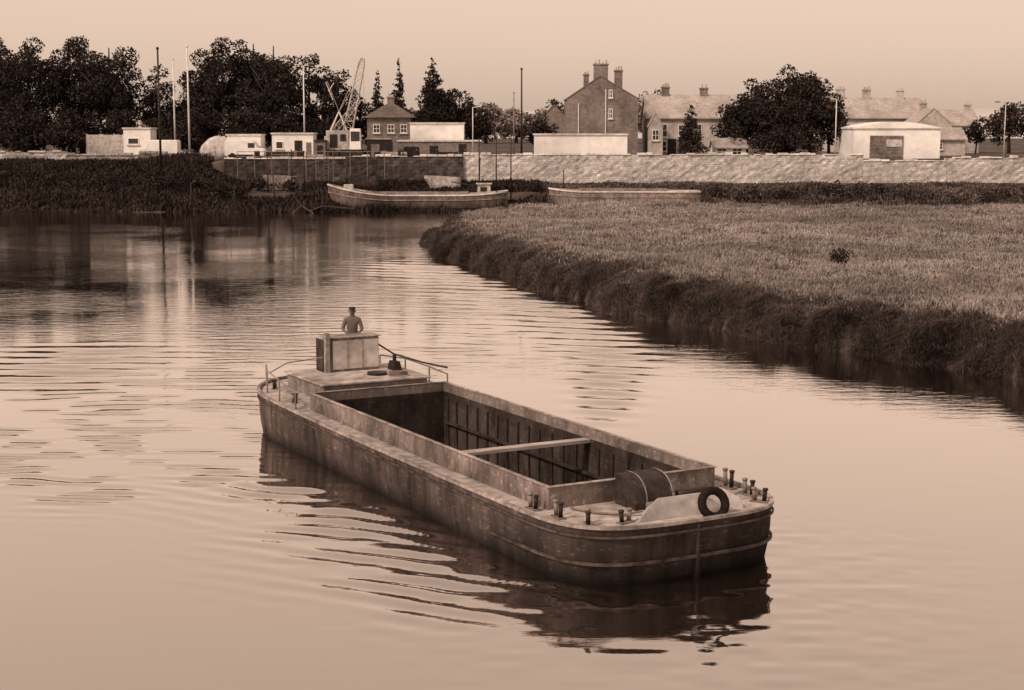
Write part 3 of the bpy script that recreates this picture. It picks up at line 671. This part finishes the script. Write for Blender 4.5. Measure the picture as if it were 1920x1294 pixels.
# ------------------------------------------------------------------ boats
def boat_hull(L_,B_,zfun,rake=.9,n=24):
    mb=MB(); rows=[]
    for i in range(n+1):
        t=i/n; x=-L_/2+L_*t
        wb=B_/2*(min(1,(t/.16))**.55)*(1 if t<.86 else 1-.45*((t-.86)/.14)**2); wb=max(wb,.04)
        zg=zfun(t); rr=rake*(1-t/.15) if t<.15 else 0
        rows.append([(x+rr,-wb*.7,-.3),(x+rr*.6,-wb*.92,.3),(x,-wb,zg*.75),(x,-wb,zg),(x,wb,zg),(x,wb,zg*.75),(x+rr*.6,wb*.92,.3),(x+rr,wb*.7,-.3)])
    for r_ in rows: mb.v+=r_
    for i in range(n):
        for k in (0,1,2,4,5,6): o=i*8; mb.f.append((o+k,o+k+1,o+8+k+1,o+8+k))
    mb.f.append(tuple(n*8+k for k in range(8))); mb.f.append(tuple(7-k for k in range(8)))
    return mb,rows
def moored(x,y,rz,L_,B_,zf,label,z=0,cab=True,hm='hull'):
    e=empty('moored_barge',(x,y,z),label,'barge',rz)
    mb,rows=boat_hull(L_,B_,zf); mb.obj('hull',M[hm],e)
    for q in (3,4): MB().sweep([Vector(r[q])+Vector((0,0,.05)) for r in rows],.08,.07).obj('gunwale',M['wpaint'],e)
    MB().sweep([Vector(r[2])+Vector((0,-.03,-.05)) for r in rows],.03,.03).obj('rubbing_strake',M['strake'],e)
    d=MB(); vs=[]
    for r in rows: vs+=[(r[3][0],r[3][1],r[3][2]-.2),(r[4][0],r[4][1],r[4][2]-.2)]
    d.add(vs,[(2*i,2*i+1,2*i+3,2*i+2) for i in range(len(rows)-1)]).obj('deck',M['rib'],e)
    zc=zf(.5)-.2
    MB().box(-L_*.3,L_*.28,-B_*.33,-B_*.30,zc,zc+.5).box(-L_*.3,L_*.28,B_*.30,B_*.33,zc,zc+.5).box(-L_*.3,-L_*.29,-B_*.3,B_*.3,zc,zc+.5).box(L_*.27,L_*.28,-B_*.3,B_*.3,zc,zc+.5).obj('coaming',M['strake'],e)
    MB().box(-L_*.29,L_*.27,-B_*.3,B_*.3,zc,zc+.3).obj('hatch_cover',M['dark'],e)
    if cab:
        zc=zf(.85)-.2; x0=L_*.33
        c=MB().box(x0,x0+1.3,-.7,.7,zc,zc+1.15,.06,.06).box(x0-.1,x0+1.4,-.8,.8,zc+1.153,zc+1.24).obj('cabin',M['wpaint'],e)
        MB().box(x0+.3,x0+.9,-.72,-.66,zc+.5,zc+.9).obj('window',M['glass'],c)
        MB().box(-L_*.41,-L_*.36,-.5,.5,zf(.1)-.2,zf(.1)+.45).obj('hatch',M['wpaint'],e)
    return e
b1=moored(-8.9,152,0,17,3.6,lambda t:1.45+.95*max(0,(.35-t)/.35)**1.6+.35*max(0,(t-.7)/.3)**2,'long moored river barge with pale gunwale and small cabin')
MB().tube((5.8,0,1.3),(5.8,0,6.8),.07,.05).obj('mast',M['dark'],b1); MB().tube((5.8,0,2.2),(3.2,0,2.7),.05).obj('boom',M['dark'],b1)
moored(10.6,151.5,R(-3),14.2,3.2,lambda t:1.55+.25*max(0,(.2-t)/.2)**1.2,'long low laid-up barge with pale side beside the marsh',z=.25,cab=False,hm='coam')
for x,y,rz,m,lb in ((-6.9,159,4,'wpaint','small pale dinghy lying on the bank below the quay'),(-23,159.5,-12,'mpaint','old grey dinghy abandoned on the muddy bank'),(-15,160,8,'strakeb','dark open rowing boat pulled up below the quay')):
    e=empty('dinghy',(x,y,float(land_h(x,y))+.25),lb,'boat',R(rz))
    mb,rows=boat_hull(3.6,1.4,lambda t:1.0+.2*(1-t)); mb.obj('hull',M[m],e)
    MB().box(-.2,.1,-.6,.6,.6,.65).obj('thwart',M['plank'],e)
e=MB(); e.path([(-20.2,147.5,-.1),(-19.4,147.6,.7),(-18.6,147.4,.2),(-18.1,147,-.1)],.07).path([(-19.4,147.6,.7),(-19.9,147.6,1.4)],.05).path([(-18.6,147.4,.2),(-17.4,147.4,.65),(-14.5,147.6,.4)],.05)
top(e.obj('driftwood_branch',M['bark'],None),'bare bent driftwood branch sticking out of the water','branch')

# ------------------------------------------------------------------ THE BARGE
e=empty('river_barge',(BO[0],BO[1],0),'long open steel cargo barge with empty hold and rounded bow','barge',BA)
def sheer(y): s=-y; return 1.03+(.13 if s<5 else .035)*((s-5)/9.)**2
def outline(hb,sb,st,nb=3.5,ns=2.3,side=26,arc=18):
    P=[]
    for i in range(arc):
        t=math.pi/2*(1-i/arc); P.append((-hb*math.cos(t)**(2/ns),1.5+(st-1.5)*math.sin(t)**(2/ns)))
    for i in range(side): P.append((-hb,1.5-(11.5+1.5)*i/side))
    for i in range(arc+1):
        t=math.pi/2*i/arc; P.append((-hb*max(0,math.cos(t))**(2/nb),-(11.5+(sb-11.5)*math.sin(t)**(2/nb))))
    return P+[(-x,y) for x,y in P[-2:0:-1]]
lv=[(-.6,.30),(-.1,.10),(.3,.04),(.6,.015),(.85,.01),(None,0)]
loops=[]
for z,ins in lv:
    o=outline(2.38-ins,13.9-ins*1.3,4.5-ins*2)
    loops.append([(x,y,sheer(y) if z is None else z) for x,y in o])
n=len(loops[0]); hb=MB()
for l in loops: hb.v+=l
for k in range(len(loops)-1):
    for i in range(n): j=(i+1)%n; hb.f.append((k*n+i,k*n+j,(k+1)*n+j,(k+1)*n+i))
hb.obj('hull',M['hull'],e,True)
dk=MB(); ot=outline(2.36,13.88,4.48)
for x,y in ot: dk.v.append((x,y,sheer(y)-.05))
for x,y in ot: dk.v.append((max(-1.82,min(1.82,x)),max(-11.77,min(.02,y)),sheer(y)-.05))
for i in range(n): j=(i+1)%n; dk.f.append((i,j,n+j,n+i))
dk.obj('deck',M['deck'],e)
g=MB(); g.sweep([(x,y,sheer(y)) for x,y in outline(2.38,13.9,4.5)],.04,.03,True); g.obj('gunwale',M['strake'],e)
g=MB(); g.sweep([(x,y,sheer(y)-.17) for x,y in outline(2.395,13.93,4.52)],.018,.018,True); g.obj('rubbing_strake',M['strakeb'],e)
o2=[(x,y,.36+.012*max(0,-y-10)) for x,y in outline(2.375,13.9,4.5) if y<-10.2]
g=MB(); g.sweep(o2,.025,.025); g.obj('rubbing_strake',M['strakeb'],e)
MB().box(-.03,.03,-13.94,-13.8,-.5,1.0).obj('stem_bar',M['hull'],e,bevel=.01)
ct=1.42
cm=MB()
cm.box(-1.86,-1.80,-11.8,.05,.9,ct).box(1.80,1.86,-11.8,.05,.9,ct).box(-1.80,1.80,0,.06,.9,ct).box(-1.80,1.80,-11.81,-11.75,.9,ct)
cm.obj('coaming',M['coam'],e)
cf=MB(); cf.box(-1.89,-1.80,-11.84,.08,ct+.003,ct+.025).box(1.80,1.89,-11.84,.08,ct+.003,ct+.025).box(-1.80,1.80,-.01,.08,ct+.003,ct+.025).box(-1.80,1.80,-11.84,-11.74,ct+.003,ct+.025)
cf.obj('coaming_rail',M['strake'],e,bevel=.008)
hd=MB(); hd.add([(-1.8,0,-.5),(1.8,0,-.5),(1.8,-11.75,-.5),(-1.8,-11.75,-.5),(-1.8,0,1.2),(1.8,0,1.2),(1.8,-11.75,1.2),(-1.8,-11.75,1.2)],[(0,1,5,4),(1,2,6,5),(2,3,7,6),(3,0,4,7)])
hd.obj('hold_lining',M['hold'],e)
MB().add([(-1.8,0,-.49),(1.8,0,-.49),(1.8,-11.75,-.49),(-1.8,-11.75,-.49)],[(3,2,1,0)]).obj('hold_floor',M['hold'],e)
ribm=None
for s_ in (-1,1):
    for i in range(22):
        if ribm is None:
            o=MB().box(-.025,.025,-.02,.02,-.48,1.05).obj('rib',M['rib'],e,bevel=.006); ribm=o
        else:
            o=ribm.copy(); C.objects.link(o); o.parent=e
        o.location=(s_*1.775,-.3-i*.53+rng.uniform(-.06,.06),0); o.rotation_euler=(rng.uniform(-.03,.03),0,0)
MB().box(1.68,1.74,-11.6,-.2,.42,.48).obj('stringer',M['rib'],e); MB().box(-1.74,-1.68,-11.6,-.2,.42,.48).obj('stringer',M['rib'],e)
MB().box(-1.79,1.79,-7.3,-7.04,1.12,1.2).obj('cross_beam',M['plank'],e,bevel=.01)
MB().box(-1.79,1.79,-9.6,-9.45,.1,.2).obj('cross_beam',M['rib'],e,bevel=.01)
MB().box(.2,.42,-9,-6.2,-.48,-.43).obj('loose_plank',M['coam'],e); MB().box(-.6,-.35,-6,-3,-.48,-.43).obj('loose_plank',M['rib'],e)
zd=lambda y: sheer(y)-.045
def bitt(x,y,rz=0,tilt=0,ht=.3):
    z=zd(y)
    o=MB().box(-.17,.17,-.08,.08,0,.03).obj('bollard',M['mpaint'],e); o.location=(x,y,z); o.rotation_euler=(0,tilt,rz)
    for q in (-1,1): MB().tube((q*.09,0,.03),(q*.11,0,ht),.04,.04,12).tube((q*.11,0,ht-.01),(q*.11,0,ht+.03),.056,.05,12).obj('post',M['mpaint' if q>0 else 'dark'],o,True)
bitt(-2.07,-11.6,R(90),0,.26); bitt(-2.0,-12.4,R(85),0,.28); bitt(-1.8,-13.1,R(60),0,.24); bitt(-1.15,-13.3,R(15),0,.22)
bitt(2.12,-11.9,R(90),0,.34); bitt(2.08,-12.6,R(95),0,.28); bitt(1.92,-13.15,R(125),0,.24)
z0=zd(-12); nn=14; prof=[(.34,0),(.34,.58)]+[(.34-.70*math.sin(math.pi/2*i/nn)**.9*1.0,.58*math.cos(math.pi/2*i/nn)**.75+.04*math.sin(math.pi*i/nn)) for i in range(1,nn)]+[(-.36,0)]
k=len(prof)
def barrel(x0,x1,sc,caps=True):
    vs=[(x0,a*sc,b*sc) for a,b in prof]+[(x1,a*sc,b*sc) for a,b in prof]
    return vs,[(i,i+1,k+i+1,k+i) for i in range(k-1)]+([tuple(range(k-1,-1,-1)),tuple(range(k,2*k))] if caps else [])
ho=MB().add(*barrel(-.42,.42,1.0)).obj('companion_hatch',M['hatch'],e); ho.location=(-.1,-12.3,z0)
for x0 in (-.18,.39):
    band=MB(); vs=[]
    for x in (x0,x0+.03): vs+=[(x,a*1.03,b*1.03+.005) for a,b in prof]
    band.add(vs,[(i,i+1,k+i+1,k+i) for i in range(k-1)]); band.obj('edge_band',M['strake'],ho)
MB().box(-.05,.38,.341,.36,.03,.5).obj('hatch_door',M['dark'],ho)
b=MB(); a=[(-1.0,-13.45,1.0),(1.35,-13.45,1.0),(1.3,-13.35,1.22),(1.05,-13.25,1.36),(-.4,-13.25,1.36),(-.7,-13.35,1.24)]
b.add(a+[(x,y+.05,z) for x,y,z in a],[tuple(range(6)),tuple(range(11,5,-1))]+[(i,6+i,6+(i+1)%6,(i+1)%6) for i in range(6)]).obj('fore_plate',M['wpaint'],e,bevel=.01)
MB().box(-.4,.6,-12.95,-12.8,zd(-12.8),1.2).obj('windlass_bed',M['mpaint'],e,bevel=.02)
MB().tube((.45,-12.6,1.2),(1.1,-12.6,1.2),.09,.09,14).obj('windlass_drum',M['dark'],e,True)
MB().path([(-1.5,-12.0,1.05),(-1.3,-12.5,1.04),(-.9,-12.9,1.05),(-.6,-13.0,1.1)],.022).obj('rope',M['rope'],e)
MB().path([(1.3,-12.0,1.05),(1.5,-12.4,1.05),(1.3,-12.8,1.05),(1.8,-12.85,1.2)],.022).obj('rope',M['rope'],e)
# stern
MB().box(-1.35,1.55,.45,3.0,1.0,1.5).obj('cabin_trunk',M['mpaint'],e,bevel=.03)
MB().box(-1.42,1.62,.38,3.05,1.503,1.55).obj('cabin_roof',M['deck'],e,bevel=.01)
MB().box(-1.0,1.3,3.06,3.9,1.0,1.42).obj('steering_platform',M['deck'],e,bevel=.02)
bx_=MB().box(-.45,.95,2.2,2.7,1.55,2.44).obj('wheel_shelter',M['coam'],e,bevel=.01)
MB().box(-.38,.92,2.16,2.195,1.62,2.38).obj('front_panel',M['wpaint'],bx_,bevel=.005)
MB().box(.02,.045,2.145,2.158,1.64,2.36).obj('panel_batten',M['strake'],bx_); MB().box(.45,.475,2.145,2.158,1.64,2.36).obj('panel_batten',M['strake'],bx_)
MB().box(-.5,1.0,2.14,2.8,2.443,2.47).obj('top_shelf',M['strake'],bx_,bevel=.008)
MB().box(-.60,-.49,2.1,2.25,1.55,2.6).obj('corner_post',M['strake'],bx_)
MB().box(-.60,-.55,2.3,2.8,1.55,2.4).obj('side_screen',M['rib'],bx_)
MB().tube((.5,1.3,1.55),(.5,1.3,1.62),.26,.26,20).obj('round_hatch',M['dark'],e)
MB().box(1.15,1.4,1.7,2.1,1.55,1.78,.04,.04).tube((1.27,1.9,1.78),(1.27,1.9,1.95),.05).obj('vent_cowl',M['dark'],e)
MB().path([(.9+.25*math.cos(t),.85+.16*math.sin(t),1.57+.006*t) for t in np.linspace(0,18,50)],.02,6).obj('rope_coil',M['rope'],e)
def rail(pts,name='handrail'):
    rl=MB().path([(x,y,z) for x,y,z in pts],.02); o=rl.obj(name,M['mpaint'],e)
    for x,y,z in pts[::1]: MB().tube((x,y,sheer(y)-.05),(x,y,z),.02).obj('stanchion',M['mpaint'],o)
rail([(-2.15,.3,1.4),(-2.2,1.3,1.6),(-2.05,2.6,1.66),(-1.75,3.5,1.68)])
rail([(2.15,.5,1.55),(2.15,1.6,1.6),(2.0,2.8,1.68),(1.6,3.6,1.7)])
MB().path([(1.0,2.4,2.2),(1.3,2.0,1.95),(1.75,1.2,1.8),(2.15,.5,1.72)],.025).obj('tiller_rod',M['dark'],e)
MB().path([(-.6,2.3,1.95),(-1.6,2.3,1.88),(-2.1,2.2,1.68)],.018).obj('stay_rod',M['mpaint'],e)
bitt(-1.95,.9,R(90),0,.25); bitt(1.95,.3,R(90),0,.28); bitt(-1.7,3.0,R(60),0,.25); bitt(1.75,3.0,R(120),0,.25)

def l2w(x,y,z): return (BO[0]+x*ca-y*sa,BO[1]+x*sa+y*ca,z)
ty=empty('fender_tyre',l2w(.5,-13.66,1.25),'old black rubber tyre hung as a fender on the bow','tyre',BA)
t=MB(); nu,nv=36,12
for i in range(nu):
    a=2*math.pi*i/nu
    for j in range(nv):
        b=2*math.pi*j/nv; rr=.235+.075*math.cos(b)*(1.0+(.06 if i%2 else 0)); t.v.append((rr*math.cos(a),.09*math.sin(b),rr*math.sin(a)))
for i in range(nu):
    for j in range(nv): t.f.append((i*nv+j,i*nv+(j+1)%nv,((i+1)%nu)*nv+(j+1)%nv,((i+1)%nu)*nv+j))
tt=t.obj('tyre_casing',M['rubber'],ty,True); tt.rotation_euler=(R(-20),0,R(-6))
MB().path([(0,.06,.26),(-.02,.25,.18),(0,.42,.08)],.018).obj('rope',M['rope'],ty)

# ------------------------------------------------------------------ person (stands on the steering platform behind the shelter)
pe=empty('person',l2w(.66,3.3,1.42),'bare chested man in dark cap and trousers steering at the stern','person',BA)
pe.rotation_euler=(0,0,BA-.35); pe.scale=(1.02,1.02,1.02)
V=[];E=[];Rr=[]
def jt(p,r,par=None):
    V.append(p); Rr.append(r)
    if par is not None: E.append((par,len(V)-1))
    return len(V)-1
pel=jt((0,0,.86),.13)
sp=jt((0,0,1.02),.125,pel); ch=jt((0,0,1.2),.145,sp); ush=jt((0,.01,1.33),.12,ch); nk=jt((0,.0,1.42),.055,ush)
hd1=jt((0,-.01,1.49),.075,nk); hd2=jt((0,-.01,1.555),.085,hd1); hd3=jt((0,0,1.615),.062,hd2)
for s_ in (-1,1):
    hp=jt((s_*.09,0,.8),.1,pel); kn=jt((s_*.1,-.02,.45),.065,hp); an=jt((s_*.1,.02,.08),.045,kn); jt((s_*.11,-.14,.04),.04,an)
    sh=jt((s_*.18,0,1.33),.066,ush); el=jt((s_*.26,-.05,1.08),.05,sh); wr=jt((s_*.18,-.25,1.02),.03,el); pm=jt((s_*.16,-.33,1.02),.032,wr)
    for q in range(4):
        k1=jt((s_*(.19-.021*q),-.375,1.025),.0095,pm); k2=jt((s_*(.19-.021*q),-.40-.004*(q%3),1.0),.0085,k1); jt((s_*(.188-.021*q),-.39,.975),.008,k2)
    t1=jt((s_*.125,-.33,1.035),.011,pm); jt((s_*.105,-.355,1.02),.009,t1)
me=bpy.data.meshes.new('body'); me.from_pydata(V,E,[]); bo=bpy.data.objects.new('body',me); C.objects.link(bo); bo.parent=pe
sk=bo.modifiers.new('skin','SKIN')
for i,r_ in enumerate(Rr): me.skin_vertices[0].data[i].radius=(r_*(1.15 if i in (sp,ch,pel) else 1),r_*(.8 if i in(sp,ch,pel) else 1))
me.skin_vertices[0].data[0].use_root=True
bo.modifiers.new('sub','SUBSURF').levels=2; bo.modifiers['sub'].render_levels=2
bm=bpy.data.materials.new('tanned_body_and_trousers'); bm.use_nodes=True; nt=bm.node_tree; Nn=nt.nodes; Lk=nt.links
tc=Nn.new('ShaderNodeTexCoord'); sx=Nn.new('ShaderNodeSeparateXYZ'); Lk.new(tc.outputs['Object'],sx.inputs[0])
a1=Nn.new('ShaderNodeMath'); a1.operation='GREATER_THAN'; a1.inputs[1].default_value=.96; Lk.new(sx.outputs[2],a1.inputs[0])
mxc=Nn.new('ShaderNodeMix'); mxc.data_type='RGBA'; mxc.inputs[6].default_value=tone(.03); mxc.inputs[7].default_value=tone(.10); Lk.new(a1.outputs[0],mxc.inputs[0])
Lk.new(mxc.outputs[2],Nn['Principled BSDF'].inputs['Base Color']); Nn['Principled BSDF'].inputs['Roughness'].default_value=.7
me.materials.append(bm)
for q in (-1,1): MB().sphere((q*.03,-.085,1.565),.011,5).obj('eye',M['hair'],pe,True)
MB().add([(-.014,-.082,1.535),(.014,-.082,1.535),(0,-.115,1.533),(0,-.085,1.575)],[(0,2,3),(2,1,3),(0,1,2)]).obj('nose',M['skin'],pe)
MB().box(-.024,.024,-.09,-.078,1.503,1.511).obj('mouth',M['hair'],pe)
for q in (-1,1): MB().sphere((q*.087,0,1.55),.02,5,1.4).obj('ear',M['skin'],pe,True)
cp=MB().sphere((0,.005,1.625),.098,8,.5); cp.add([(-.075,-.06,1.615),(.075,-.06,1.615),(.06,-.15,1.6),(-.06,-.15,1.6),(-.075,-.06,1.63),(.075,-.06,1.63),(.06,-.15,1.61),(-.06,-.15,1.61)],[(3,2,1,0),(4,5,6,7),(0,1,5,4),(1,2,6,5),(2,3,7,6),(3,0,4,7)])
cp.obj('cap',M['hair'],pe,True)
